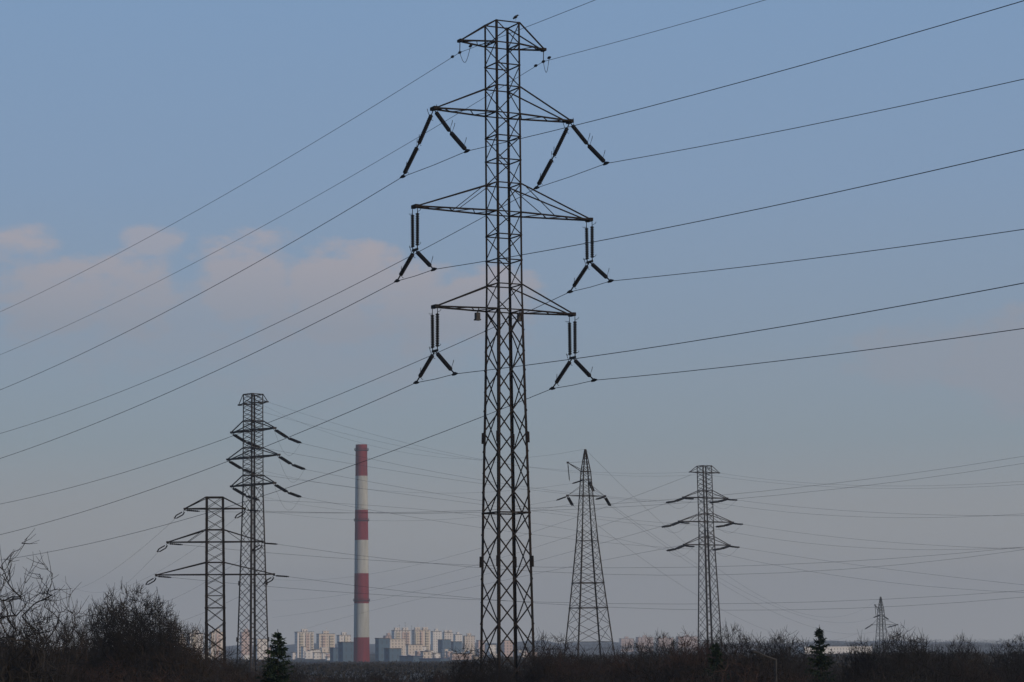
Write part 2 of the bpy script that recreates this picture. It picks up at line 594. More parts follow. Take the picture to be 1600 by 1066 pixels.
def hang_set(tw, lvl, sg, z, half, drop, H, dz, twin):
    t = tw.tip(sg, z, half)
    sh = tw.V * (0.2 if lvl == 0 else 0)
    lab = ('tall inverted V of dark strings under tall pylon\'s %s top arm tip' % SIDE[sg]) if not twin else \
        ('twin vertical strings ending in inverted V, tall pylon\'s %s %s arm tip' % (SIDE[sg], ARMN[lvl]))
    e = thing('insulator_set', t, lab, 'insulator set', 'insulator sets hanging from the tall pylon')
    apex = t - Vector((0, 0, .15))
    if twin:
        yk = t - Vector((0, 0, drop))
        for q in (-1, 1):
            a = t + tw.V * (q * .42) - Vector((0, 0, .1))
            b = yk + tw.V * (q * .38) + Vector((0, 0, .12))
            m = MB().discs(a.lerp(b, .14), a.lerp(b, .93), .145, .16)
            m.beam(a, a.lerp(b, .14), .05)
            m.beam(a.lerp(b, .93), b, .07)
            m.build('insulator_string', M['porcelain'], e)
            for f, L in ((.12, .75), (.93, .75)):
                horn(e, a.lerp(b, f), -tw.V * -q + tw.U * .1 * q + Vector((0, 0, .08)), L)
        MB().beam(yk - tw.V * .45 + Vector((0, 0, .08)), yk + tw.V * .45 + Vector((0, 0, .08)), .09, .16).build('yoke_plate', M['fitting'], e)
        apex = yk
    ends = {}
    for q in (-1, 1):      # q=+1 towards the camera
        E_ = Vector((t.x, t.y, 0)) - tw.V * (q * H) + Vector((0, 0, apex.z + .0 - dz))
        a = apex - tw.V * (q * .12)
        m = MB()
        d = (E_ - a)
        if twin:
            m.discs(a.lerp(E_, .10), a.lerp(E_, .80), .16, .16)
            m.beam(a, a.lerp(E_, .12), .06)
            m.beam(a.lerp(E_, .80), E_, .07)
            hs = ((.12, 1), (.80, 1))
        else:
            mid = a.lerp(E_, .5) - Vector((0, 0, .14))
            m.discs(a.lerp(mid, .12), a.lerp(mid, .92), .16, .16)
            m.discs(mid.lerp(E_, .06), mid.lerp(E_, .88), .17, .16)
            m.beam(a, a.lerp(mid, .14), .05)
            m.beam(a.lerp(mid, .9), mid.lerp(E_, .1), .07)
            m.beam(mid.lerp(E_, .88), E_, .07)
            hs = ((.1, 1), (.48, 1), (.55, 1), (.9, 1))
        m.build('insulator_string', M['porcelain'], e)
        for f, L in hs:
            horn(e, a.lerp(E_, f), Vector((0, 0, 1)) - tw.V * q * .25 + tw.U * .25 * (1 if f > .3 else -1), .62)
            horn(e, a.lerp(E_, f), tw.U * .5 - Vector((0, 0, .5)), .35)
        MB().tube([E_ + tw.V * q * .38 - Vector((0, 0, .03)), E_ + Vector((0, 0, .02)), E_ - tw.V * q * .42], [.06, .13, .05], 8).build('wire_clamp', M['fitting'], e)
        ends[q] = E_
    clamps[(lvl, sg)] = ends


for lvl, (z, half, drop, H, dz, twin) in enumerate(((z1, 5.45, 0, 5.3, 3.85, False), (z2, 6.95, 3.15, 3.05, 1.72, True), (z3, 5.45, 3.2, 3.15, 1.85, True))):
    for sg in (-1, 1):
        hang_set(t0, lvl, sg, z, half, drop, H, dz, twin)


def fit(P, d, b, tx, ty):
    lo_, hi_ = 1.0, 300.0
    for _ in range(60):
        mm = (lo_ + hi_) / 2
        q = P + d * mm
        if q.y > 5 and (proj(q)[0] - tx) * (1 if d.x > 0 else -1) < 0:
            lo_ = mm
        else:
            hi_ = mm
    z = W(tx, ty, (P + d * lo_).y).z
    return (z - P.z - b * lo_ * lo_) / lo_


def span(P, d, a, b, L, step=6.0):
    k_ = int(L / step)
    return [P + d * (i * step) + Vector((0, 0, a * i * step + b * (i * step) ** 2)) for i in range(k_ + 1)]


BS = 3.2e-4
WR = .024
tgt = {(0, -1): (610, (1600, 0)), (0, 1): (678, (1600, 123)), (1, -1): (717, (1600, 233)), (1, 1): (788, (1600, 358)), (2, -1): (836, (1600, 442)), (2, 1): (877, (1600, 513))}
for (lvl, sg), ends in clamps.items():
    yl, tr = tgt[(lvl, sg)]
    Pn, Pf = ends[1], ends[-1]
    an = fit(Pn, -t0.V, BS, *tr)
    af = fit(Pf, t0.V, BS, 0 if (lvl, sg) != (2, 1) else 30, yl if (lvl, sg) != (2, 1) else 871)
    near, far = span(Pn, -t0.V, an, BS, 210), span(Pf, t0.V, af, BS, 230)
    m = MB().tube(list(reversed(near)) + [(Pn + Pf) / 2 - Vector((0, 0, .05))] + far, WR, 5)
    tag(m.build('power_line', M['wire']), 'dark conductor held under the %s tip of the tall pylon\'s %s arm' % (SIDE[sg], ARMN[lvl]), 'power line', 'conductors carried by the tall pylon')

# earth wires on the top arm
for sg, yl, tr in ((-1, 488, (930, 0)), (1, 555, (1195, 0))):
    t = t0.tip(sg, zg, 3.36)
    e = thing('earth_wire_clamp', t, 'small hanging clamp and jumper loop at the %s tip of the tall pylon\'s uppermost arm' % SIDE[sg], 'cable clamp', 'earth wire clamps of the tall pylon')
    A = t - Vector((0, 0, .85)) + t0.V * .05
    MB().beam(t, A, .06).build('hanger', M['fitting'], e)
    Ln, Lf = A - t0.V * (1.75 if sg < 0 else .9) + Vector((0, 0, .1)), A + t0.V * 1.2 - Vector((0, 0, .05))
    m = MB()
    for P_ in (Ln, A, Lf):
        m.tube([P_ - t0.V * .22, P_, P_ + t0.V * .22], [.05, .11, .05], 8)
    m.build('damper', M['fitting'], e)
    lp = [Ln.lerp(A, i / 8) - Vector((0, 0, .95 * math.sin(math.pi * i / 8))) for i in range(9)]
    MB().tube(lp, .02, 5).build('jumper_loop', M['wire'], e)
    an, af = fit(A, -t0.V, BS * .8, *tr), fit(A, t0.V, BS * .8, 0, yl)
    m = MB().tube(list(reversed(span(A, -t0.V, an, BS * .8, 210))) + span(A, t0.V, af, BS * .8, 230)[1:], .018, 5)
    tag(m.build('earth_wire', M['wire']), 'thin earth wire through the %s tip of the tall pylon\'s uppermost arm' % SIDE[sg], 'power line', 'conductors carried by the tall pylon')


# ---- wires between far points ----------------------------------------------------
def sagline(P, Q, mid=None, sag=None, ext=0.0):
    """catenary from P to Q; mid=(px, py) is a photo point it passes; ext carries it on past Q"""
    P, Q = Vector(P), Vector(Q)
    if mid is not None:
        best = min(range(5, 96), key=lambda i: abs(proj(P.lerp(Q, i / 100))[0] - mid[0]))
        f = best / 100
        p = P.lerp(Q, f)
        sag = (p.z - W(mid[0], mid[1], p.y).z) / (4 * f * (1 - f))
    k_ = max(12, int((Q - P).length / 12))
    return [P + (Q - P) * (i / k_) - Vector((0, 0, sag * 4 * (i / k_) * (1 - i / k_))) for i in range(int(k_ * (1 + ext)) + 1)]


def wire(P, Q, label, group, mid=None, sag=None, r=.019, name='power_line', ext=0.0):
    m = MB().tube(sagline(P, Q, mid, sag, ext), r, 4)
    return tag(m.build(name, M['wire']), label, 'power line', group)


def pull_set(tip, d, L, dz, label, group, gap=.35, r=.15, sections=2, th=.05, side=None, mat='porcelain'):
    """tension string pair from an arm tip along d; returns its live end"""
    d = Vector(d).normalized()
    s_ = side or d.cross(Vector((0, 0, 1))).normalized()
    e = thing('insulator_set', tip, label, 'insulator set', group)
    pts = [tip]
    for i in range(sections):
        f = (i + 1) / sections
        pts.append(tip + d * (L * f) - Vector((0, 0, dz * (1 - (1 - f) ** 1.5))))
    for q in (-1, 1):
        m = MB()
        for a, b in zip(pts, pts[1:]):
            a_, b_ = a + s_ * q * gap / 2, b + s_ * q * gap / 2
            m.discs(a_.lerp(b_, .14), a_.lerp(b_, .94), r, .2, n_=6)
            m.beam(a_, a_.lerp(b_, .16), th)
            m.beam(a_.lerp(b_, .92), b_, th)
        m.build('insulator_string', M[mat], e)
    MB().beam(pts[-1] - s_ * gap * .7, pts[-1] + s_ * gap * .7, .12, .12).build('yoke_plate', M['fitting'], e)
    return pts[-1]


# ---- tall tower left of the chimney -------------------------------------------------
def std_panels(levels, low_levels, belts=(), k_mix=True):
    def f(k_):
        o = []
        for i, (b, a) in enumerate(zip(levels, levels[1:])):
            o.append((a, b, 'x'))
        lv = low_levels
        if k_ % 2 and k_mix:
            lv = [low_levels[0]] + [(a + b) / 2 for a, b in zip(low_levels, low_levels[1:])] + [low_levels[-1]]
        for b, a in zip(lv, lv[1:]):
            o.append((a, b, 'x'))
        for z in belts:
            o.append((z, z + .1, 'h'))
        return o
    return f


def levels(z_hi, z_lo, step):
    k_ = max(1, round((z_hi - z_lo) / step))
    return [z_hi + (z_lo - z_hi) * i / k_ for i in range(k_ + 1)]


G = 'lattice power pylons'
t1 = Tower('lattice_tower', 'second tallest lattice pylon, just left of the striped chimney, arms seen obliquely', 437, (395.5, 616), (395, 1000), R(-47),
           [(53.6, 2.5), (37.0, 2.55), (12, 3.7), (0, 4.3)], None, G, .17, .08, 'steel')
t1.ztap = 37
zT1 = {'top': t1.zp(395.5, 616), 'e': t1.zp(396, 630.5), 'a': t1.zp(396, 672.5), 'b': t1.zp(396, 714.5), 'c': t1.zp(396, 757.5)}
t1.widths[0] = (zT1['top'], 2.45)
aps = {'a': t1.zp(396, 658), 'b': t1.zp(396, 700), 'c': t1.zp(396, 743)}
lv = [zT1['top'], zT1['e'], (zT1['e'] + aps['a']) / 2, aps['a'], zT1['a'], (zT1['a'] + aps['b']) / 2, aps['b'], zT1['b'], (zT1['b'] + aps['c']) / 2, aps['c'], zT1['c']]
fl = sorted(set(lv), reverse=True)
fl2 = []
for a, b in zip(fl, fl[1:]):
    fl2 += [a, (a + b) / 2] if a - b > 1.4 else [a]
fl2.append(fl[-1])
t1.legs(fl2 + levels(zT1['c'], 0, 2.4), plates=(21, 11.5))
t1.faces(std_panels(fl2, levels(zT1['c'], 0, 2.5), (zT1['top'], zT1['e'], zT1['a'], zT1['b'], zT1['c'])))
t1.arm(zT1['e'], zT1['top'] - .05, 3.9, .10, 2, 0, .2, .3, 'earth_wire_arm')
t1.arm(zT1['a'], aps['a'], 5.9, .15, 4, 0, .28)
t1.arm(zT1['b'], aps['b'], 7.0, .15, 5, 0, .28)
t1.arm(zT1['c'], aps['c'], 5.9, .15, 4, 0, .28)

# ---- tower right of the pointed one ------------------------------------------------
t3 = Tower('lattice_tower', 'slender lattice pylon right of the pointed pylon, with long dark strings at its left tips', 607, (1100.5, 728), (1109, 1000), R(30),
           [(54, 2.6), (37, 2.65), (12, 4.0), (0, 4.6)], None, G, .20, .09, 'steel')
t3.ztap = 37
zT3 = {'top': t3.zp(1100.5, 728), 'e': t3.zp(1101, 738.5), 'a': t3.zp(1102, 778), 'b': t3.zp(1103, 815.5), 'c': t3.zp(1105, 851.5)}
ap3 = {'a': t3.zp(1102, 767), 'b': t3.zp(1103, 803), 'c': t3.zp(1105, 839)}
t3.widths[0] = (zT3['top'], 2.6)
fl = sorted([zT3['top'], zT3['e'], (zT3['e'] + ap3['a']) / 2] + list(ap3.values()) + [zT3['a'], zT3['b'], zT3['c'], (zT3['a'] + ap3['b']) / 2, (zT3['b'] + ap3['c']) / 2], reverse=True)
fl2 = []
for a, b in zip(fl, fl[1:]):
    fl2 += [a, (a + b) / 2] if a - b > 1.9 else [a]
fl2.append(fl[-1])
t3.legs(fl2 + levels(zT3['c'], 0, 2.8), plates=())
t3.faces(std_panels(fl2, levels(zT3['c'], 0, 3.1), (zT3['top'], zT3['e'], zT3['a'], zT3['b'], zT3['c'], 11)))
t3.arm(zT3['e'], zT3['top'] - .05, 4.2, .12, 2, 0, .2, .3, 'earth_wire_arm')
t3.arm(zT3['a'], ap3['a'], 6.2, .15, 4, 0, .3)
t3.arm(zT3['b'], ap3['b'], 7.6, .15, 5, 1, .3)
t3.arm(zT3['c'], ap3['c'], 6.4, .15, 4, 0, .3)

DIR13 = (t3.ax(30) - t1.ax(30))
DIR13.z = 0
DIR13.normalize()
DIR3R = (W(1600, 805, 470) - t3.ax(30))
DIR3R.z = 0
DIR3R.normalize()
G1, G3 = 'insulator sets on the pylon left of the chimney', 'insulator sets on the slender right pylon'
mids13 = {('a', 1): (700, 741), ('a', -1): (700, 748), ('b', 1): (700, 774), ('b', -1): (700, 782), ('c', 1): (700, 817), ('c', -1): (700, 800)}
mids3R = {('a', 1): (1350, 800), ('a', -1): (1350, 808), ('b', 1): (1350, 844), ('b', -1): (1350, 856), ('c', 1): (1330, 882), ('c', -1): (1330, 903)}
end3R = {('a', 1): (1600, 806), ('a', -1): (1600, 803), ('b', 1): (1600, 858), ('b', -1): (1600, 855), ('c', 1): (1600, 914), ('c', -1): (1600, 926)}
NM = {'a': 'top', 'b': 'middle', 'c': 'bottom'}
for key, hf1, hf3 in (('a', 5.9, 6.2), ('b', 7.0, 7.6), ('c', 5.9, 6.4)):
    for sg in (-1, 1):
        p1 = pull_set(t1.tip(sg, zT1[key] - .2, hf1), DIR13, 8.2, 1.8, 'drooping dark strings reaching right from oblique pylon\'s %s %s arm tip' % (SIDE[sg], NM[key]), G1, .4, .19)
        p3 = pull_set(t3.tip(sg, zT3[key] - .2, hf3), -DIR13, 9.4, 1.5 if sg < 0 else 1.2, 'dark strings reaching left from slender pylon\'s %s %s arm tip' % (SIDE[sg], NM[key]), G3, .5, .24)
        wire(p1, p3, 'faint conductor from oblique pylon\'s %s %s arm tip to slender pylon' % (SIDE[sg], NM[key]), 'faint conductors between the distant pylons', mids13[(key, sg)])
        q3 = pull_set(t3.tip(sg, zT3[key] - .2, hf3), DIR3R, 5.5, .5, 'short dark strings reaching right from slender pylon\'s %s %s arm tip' % (SIDE[sg], NM[key]), G3, .4, .2)
        ex, ey = end3R[(key, sg)]
        Qe = W(ex, ey, 470)
        wire(q3, Qe, 'faint conductor from slender pylon\'s %s %s arm tip to the right edge' % (SIDE[sg], NM[key]), 'faint conductors leaving the slender right pylon', mids3R[(key, sg)], ext=.2)
        # jumper
        jj = [p3.lerp(q3, i / 10) - Vector((0, 0, 1.8 * math.sin(math.pi * i / 10))) for i in range(11)]
        tag(MB().tube(jj, .02, 4).build('jumper_cable', M['wire']), 'thin jumper loop below slender pylon\'s %s %s arm tip' % (SIDE[sg], NM[key]), 'jumper cable', 'jumper loops of the slender right pylon')
for sg in (-1, 1):
    wire(t1.tip(sg, zT1['e'], 3.9), t3.tip(sg, zT3['e'], 4.2), 'faint earth wire joining the uppermost %s tips of oblique and slender pylons' % SIDE[sg], 'faint conductors between the distant pylons',
         (700, 707 if sg > 0 else 712), r=.015, name='earth_wire')
    e_ = W(1600, 752 if sg > 0 else 757, 470)
    a_ = t3.tip(sg, zT3['e'], 4.2)
    wire(a_, e_, 'faint earth wire from slender pylon\'s uppermost %s tip to the right edge' % SIDE[sg], 'faint conductors leaving the slender right pylon',
         (1300, 757 if sg > 0 else 761), r=.015, name='earth_wire', ext=.2)
# slack jumpers of the oblique pylon
for key, hf in (('a', 5.9), ('b', 7.0), ('c', 5.9)):
    a_ = t1.tip(1, zT1[key] - .4, hf)
    b_ = a_ + DIR13 * 8.2 - Vector((0, 0, 1.6))
    jj = [a_.lerp(b_, i / 10) - Vector((0, 0, 3.2 * math.sin(math.pi * i / 10))) for i in range(11)]
    tag(MB().tube(jj, .018, 4).build('jumper_cable', M['wire']), 'thin slack jumper loop under the right strings of oblique pylon\'s %s arm' % NM[key], 'jumper cable', 'jumper loops of the oblique pylon')

# ---- short broad-armed tower at the left -------------------------------------------
t2 = Tower('lattice_tower', 'short lattice pylon at the left seen face on, with wide level arms', 285, (335.7, 777), (336.5, 1000), R(3),
           [(26.5, 1.95), (10, 2.15), (0, 2.4)], None, G, .13, .065, 'rust')
t2.ztap = 12
z2l = {'top': t2.zp(336, 777), 'a': t2.zp(336, 795), 'b': t2.zp(336, 847), 'c': t2.zp(336, 898)}
a2 = {'a': z2l['top'] - .05, 'b': t2.zp(336, 828), 'c': t2.zp(336, 879)}
t2.widths[0] = (z2l['top'], 1.92)
lv2 = [z2l['top'], z2l['a'], (z2l['a'] + a2['b']) / 2, a2['b'], z2l['b'], (z2l['b'] + a2['c']) / 2, a2['c'], z2l['c'], t2.zp(336, 914), t2.zp(336, 931), t2.zp(336, 950)]
t2.legs(lv2 + levels(lv2[-1], 0, 1.7), plates=())
t2.faces(lambda k_: [(a, b, 'x') for b, a in zip(lv2, lv2[1:])] + [(a, b, 'x') for b, a in zip(levels(lv2[-1], 0, 1.7), levels(lv2[-1], 0, 1.7)[1:])] + [(z, z + .1, 'h') for z in (z2l['top'], a2['b'], a2['c'], lv2[-2])] + [(lv2[-1], lv2[-1] + .1, 'H')])
t2.arm(z2l['a'], a2['a'], 3.35, .10, 3, 0, .16, .35)
t2.arm(z2l['b'], a2['b'], 5.25, .10, 4, 1, .18, .35)
t2.arm(z2l['c'], a2['c'], 6.5, .10, 5, 0, .18, .35)
G2 = 'insulator sets on the short left pylon'
m2 = {('a', -1): ((900, 791), (1600, 713)), ('a', 1): ((900, 796), (1600, 724)), ('b', -1): ((1040, 887), (1600, 855)), ('b', 1): ((1040, 899), (1600, 859)), ('c', -1): ((1040, 944), (1600, 923)), ('c', 1): ((1040, 952), (1600, 933))}
for key, hf in (('a', 3.35), ('b', 5.25), ('c', 6.5)):
    for sg in (-1, 1):
        tp_ = t2.tip(sg, z2l[key] - .1, hf)
        (mx, my), (ex, ey) = m2[(key, sg)]
        Yr = 300
        Qe = W(ex, ey, Yr)
        d_ = (Qe - tp_)
        d_.z = 0
        live = pull_set(tp_ + Vector((0, 0, -.05)), d_, 1.6, .12, 'short dark strings pointing right from short pylon\'s %s %s arm tip' % (SIDE[sg], NM[key]), G2, .25, .11, 1)
        Q2 = W({'a': 70, 'b': 100, 'c': 60}[key] + 25 * sg, {'a': 905, 'b': 930, 'c': 962}[key], 800)
        dl = Q2 - tp_
        dl.z = 0
        dl2 = Vector((-.9, -.35, 0))
        # hanging strings on the left side of each tip (they form a small dark loop)
        hs = thing('insulator_set', tp_, 'small dark loop of two strings hanging at short pylon\'s %s %s arm tip' % (SIDE[sg], NM[key]), 'insulator set', G2)
        a_ = tp_ + Vector((-.15, 0, -.25))
        b_ = tp_ + Vector((-.95, -.3, -.95))
        for q in (-1, 1):
            o_ = Vector((.22, 0, .02)) * q
            mm_ = (a_ + b_) / 2 + o_ * 1.7
            mb = MB()
            mb.discs(a_ + o_ * .6, mm_, .085, .14, n_=6)
            mb.discs(mm_, b_ + o_ * .6, .085, .14, n_=6)
            mb.build('insulator_string', M['porcelain'], hs)
        MB().beam(b_ - Vector((.2, 0, 0)), b_ + Vector((.2, 0, 0)), .07).build('yoke_plate', M['fitting'], hs)
        MB().beam(tp_, a_ + Vector((0, 0, .05)), .05).build('hanger', M['fitting'], hs)
        wire(live, Qe, 'faint conductor from short pylon\'s %s %s arm tip to the right edge' % (SIDE[sg], NM[key]), 'faint conductors leaving the short left pylon', (mx, my), r=.014, ext=.1)
        wire(b_, Q2, 'faint conductor sinking to lower left from short pylon\'s %s %s arm tip' % (SIDE[sg], NM[key]), 'faint conductors fading to the lower left', sag=6, r=.013)


# ---- pointed towers -------------------------------------------------------------------
def pointed(label, Yd, top, foot, sc, yaw, mat, leg, brace, where, gname, k=1.0):
    """tapering pylon with one wide lower crossarm and a hooked jib above"""
    ts = Tower('pointed_tower', label, Yd, top, foot, yaw, [(50, 1), (0, 10)], None, G, leg, brace, mat)
    pxh = lambda dy: ts.zp(top[0] + (foot[0] - top[0]) * dy / 308 / sc, top[1] + dy * sc)
    u_ = Yd / 4000 * sc
    wfix = lambda half_px: 2 * half_px * u_ / (math.cos(yaw) + math.sin(yaw))
    prof = [(0, 1.6), (35, 8.2), (73, 11.2), (143, 17.5), (209, 25), (248, 29.8), (301, 36.5)]
    ts.widths = [(pxh(dy), wfix(hp)) for dy, hp in prof]
    zf, wf = ts.widths[-1]
    slope = (ts.widths[-1][1] - ts.widths[-2][1]) / (ts.widths[-2][0] - ts.widths[-1][0])
    ts.widths = ts.widths if zf < 0 else ts.widths + [(0, wf + slope * zf)]
    ts.ztap = pxh(143)
    zz = [z for z in (pxh(d) for d in (0, 9, 18, 26, 35, 44, 54, 63, 73, 90, 107, 125, 143, 158, 175, 192, 209, 228, 248, 274, 301)) if z > 1] + [0]
    ts.legs(zz)
    belts = [z for z in (pxh(d) for d in (35, 48, 73, 143, 209, 248, 301)) if z > 1]
    ts.faces(lambda k_: [(a, b, 'x') for b, a in zip(zz, zz[1:])] + [(z, z + .1, 'H' if i in (0, 2, 4, 5) else 'h') for i, z in enumerate(belts)])
    zc = pxh(73)
    half_ = {-1: 29.5, 1: 29.5} if sc == 1 else {-1: 26, 1: 44}
    for sg in (-1, 1):      # wide lower crossarm
        m = MB()
        t = ts.tip(sg, zc, half_[sg] * u_ / math.cos(yaw))
        ks = (1, 2) if sg > 0 else (0, 3)
        for q in ks:
            m.beam(ts.c(q, zc), t, brace * 1.6)
            m.beam(ts.c(q, pxh(58)), t, brace * .7)
        m.box(t, .4 * k, .4 * k, .3 * k)
        m.build('crossarm', ts.mat, ts.root)
    # jib with its hook
    zj = pxh(34)
    m = MB()
    jt = ts.tip(-1, pxh(21.5), (28 if sc == 1 else 16) * u_ / math.cos(yaw))
    for q in (0, 3):
        m.beam(ts.c(q, zj), jt, brace * 1.5)
    m.beam(ts.c(0, pxh(20)), jt, brace * .6)
    m.box(jt, .35 * k, .35 * k, .3 * k)
    m.build('jib', ts.mat, ts.root)
    # hanging string from the jib
    e = thing('insulator_set', jt, 'thin string hanging straight down from the hooked jib of the %s' % where, 'insulator set', gname)
    low_ = jt + Vector((1.2 * u_ * 2, 0, -29 * u_))
    MB().discs(jt.lerp(low_, .08), jt.lerp(low_, .92), .10 * k, .2, .03, 6).build('insulator_string', M['porcelain'], e)
    MB().beam(jt.lerp(low_, .9), low_, .06 * k).build('wire_clamp', M['fitting'], e)
    res = {'top': ts.ax(pxh(0)), 'tw': ts}

    def strings(tip, d, L, dz, lab, key):
        res[key] = pull_set(tip, d, L, dz, lab, gname, .28 * k, .14 * k, 1, .06 * k)
    # directions chosen along each line
    res['strings'] = strings
    res['tips'] = {sg: ts.tip(sg, zc - .1, half_[sg] * u_ / math.cos(yaw)) for sg in (-1, 1)}
    res['mid'] = {-1: ts.tip(-1, pxh(48), 3 * u_), 1: ts.tip(1, pxh(49), 5 * u_)}
    return res


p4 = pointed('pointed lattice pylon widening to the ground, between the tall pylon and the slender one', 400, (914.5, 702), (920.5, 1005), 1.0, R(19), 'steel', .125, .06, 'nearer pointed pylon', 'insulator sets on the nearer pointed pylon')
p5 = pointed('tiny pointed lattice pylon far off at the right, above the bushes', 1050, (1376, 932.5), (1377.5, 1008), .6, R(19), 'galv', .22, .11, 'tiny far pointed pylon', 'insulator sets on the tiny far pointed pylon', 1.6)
D45 = p5['top'] - p4['top']
D45.z = 0
D45.normalize()
D4L = Vector((-.97, -.1, 0)).normalized()
u4 = .1
GP = 'faint conductors running to the tiny far pylon'
p4['strings'](p4['tips'][1], D45 + Vector((.28, 0, 0)), 1.9, 1.3, 'dark strings sloping down right from the right arm tip of the nearer pointed pylon', 'r')
p4['strings'](p4['tips'][-1], D45 + Vector((.25, 0, 0)), 1.9, 1.3, 'dark strings sloping down right below the left arm tip of the nearer pointed pylon', 'lr')
p4['strings'](p4['mid'][1], D45 + Vector((.2, 0, 0)), 1.9, 1.5, 'dark strings sloping down right from the body of the nearer pointed pylon', 'mr')
p4['strings'](p4['tips'][-1], D4L, 1.7, .6, 'dark strings pointing left from the left arm tip of the nearer pointed pylon', 'll')
p4['strings'](p4['tips'][1], D4L + Vector((0, -.9, 0)), 1.9, .45, 'dark strings pointing back left under the right arm of the nearer pointed pylon', 'rl')
p4['strings'](p4['mid'][-1], D4L, 1.8, .55, 'dark strings pointing left from the upper body of the nearer pointed pylon', 'ml')
s5 = p5['strings']
s5(p5['tips'][-1], Vector((-1, -.3, 0)), 2.9, 1.6, 'short strings left of the tiny far pylon\'s left arm tip', 'll')
s5(p5['tips'][1], Vector((-1, -.4, 0)), 4.6, 1.0, 'short strings under the tiny far pylon\'s right arm', 'rl')
s5(p5['mid'][-1], Vector((-1, -.4, 0)), 3.0, 1.0, 'short strings left of the tiny far pylon\'s upper body', 'ml')
s5(p5['mid'][1], Vector((1, .4, 0)), 2.6, 1.6, 'short strings right of the tiny far pylon\'s upper body', 'mr')
wire(p4['top'], p5['top'], 'faint earth wire from the peak of the nearer pointed pylon to the tiny far pylon', GP, (1010, 795), name='earth_wire')
wire(p4['r'], p5['rl'], 'faint conductor from nearer pointed pylon\'s right arm tip to the tiny far pylon', GP, (1150, 925))
wire(p4['mr'], p5['ml'], 'faint conductor from nearer pointed pylon\'s upper body to the tiny far pylon', GP, (1120, 900))
wire(p4['lr'], p5['ll'], 'faint conductor from nearer pointed pylon\'s left arm tip to the tiny far pylon', GP, (1140, 960))
for key, yy, em, lab in (('top', 632, (751, 718), 'earth wire from the peak'), ('ml', 735, (650, 770), 'conductor from the upper body'), ('ll', 776, (600, 802), 'conductor from the left arm tip'), ('rl', 798, (600, 814), 'conductor from the right arm tip')):
    P_ = p4[key]
    Q_ = W(408, yy, 437)
    wire(P_, Q_, 'faint %s of nearer pointed pylon to the oblique pylon' % lab, 'faint conductors between the pointed and oblique pylons', em, r=.011)

# lines from the slender right pylon falling away to the far left behind the chimney
for i, (px, py, mx, my, ex, ey) in enumerate(((1080, 742, 833, 832, 425, 905), (1065, 778, 833, 857, 425, 938), (1060, 815, 833, 877, 425, 965), (1066, 852, 833, 898, 470, 985))):
    wire(W(px, py, 607), W(ex, ey, 1500), 'faint line sinking left behind chimney from slender pylon\'s %s arm level' % ('uppermost', 'top', 'middle', 'bottom')[i], 'faint lines sinking left behind the chimney', (mx, my), r=.03)


# ------------------------------------------------------------------ chimney
YC = 1765
cb, ct = W(565, 1035, YC), W(563.5, 695, YC)
ch = thing('factory_chimney', (cb.x, YC, 0), 'tall red and white banded factory chimney left of the tall pylon', 'chimney')
rad = lambda z: 5.55 - (5.55 - 4.0) * (z - cb.z) / (ct.z - cb.z)
NSEG = 32


def ring(m, z0, z1, f0=1.0, f1=1.0, cap=False):
    o = len(m.v)
    for z, f in ((z0, f0), (z1, f1)):
        for q in range(NSEG):
            a = 2 * math.pi * q / NSEG
            m.v.append(Vector((cb.x + rad(z) * f * math.cos(a), YC + rad(z) * f * math.sin(a), z)))
    for q in range(NSEG):
        m.f.append((o + q, o + (q + 1) % NSEG, o + NSEG + (q + 1) % NSEG, o + NSEG + q))
    if cap:
        m.f.append(tuple(o + NSEG + q for q in range(NSEG)))


bands = [695, 744, 797, 844, 896, 943, 996, 1040]
zb = [W(565, y, YC).z for y in bands]
zb[-1] = 0
for i, (a, b) in enumerate(zip(zb, zb[1:])):
    m = MB()
    ring(m, b, a)
    if i == 0:
        ring(m, a, a + .01, 1, .8)
        ring(m, a - 6, a, .8, .8)
    m.build('red_band' if i % 2 == 0 else 'white_band', M['red' if i % 2 == 0 else 'white'], ch, smooth=False)
for y, prom in ((705, 1.2), (815, 1.14), (940, 1.12)):
    z = W(565, y, YC).z
    m = MB()
    ring(m, z, z + .25, 1.0, prom)
    ring(m, z + .25, z + .5, prom, prom)
    ring(m, z + .5, z + .7, prom, 1.0)
    m2_ = []
    for q in range(NSEG):
        a = 2 * math.pi * q / NSEG
        c_ = Vector((cb.x + rad(z) * prom * math.cos(a), YC + rad(z) * prom * math.sin(a), z + .5))
        m.beam(c_, c_ + Vector((0, 0, 1.3)), .12)
        m2_.append(c_ + Vector((0, 0, 1.3)))
    m.tube(m2_ + [m2_[0]], .09, 4)
    m.build('gallery', M['iron'], ch)
m = MB()
for z in range(6, 158, 1):
    r_ = rad(z) + .25
    for s_ in (-.3, .3):
        pass
    m.beam((cb.x - r_ * .5 - .3, YC - r_ * .87, z), (cb.x - r_ * .5 + .3, YC - r_ * .87, z), .06)
for s_ in (-.3, .3):
    m.tube([(cb.x - (rad(z) + .25) * .5 + s_, YC - (rad(z) + .25) * .87, z) for z in range(6, 160, 11)], .05, 4)
m.build('ladder', M['iron'], ch)


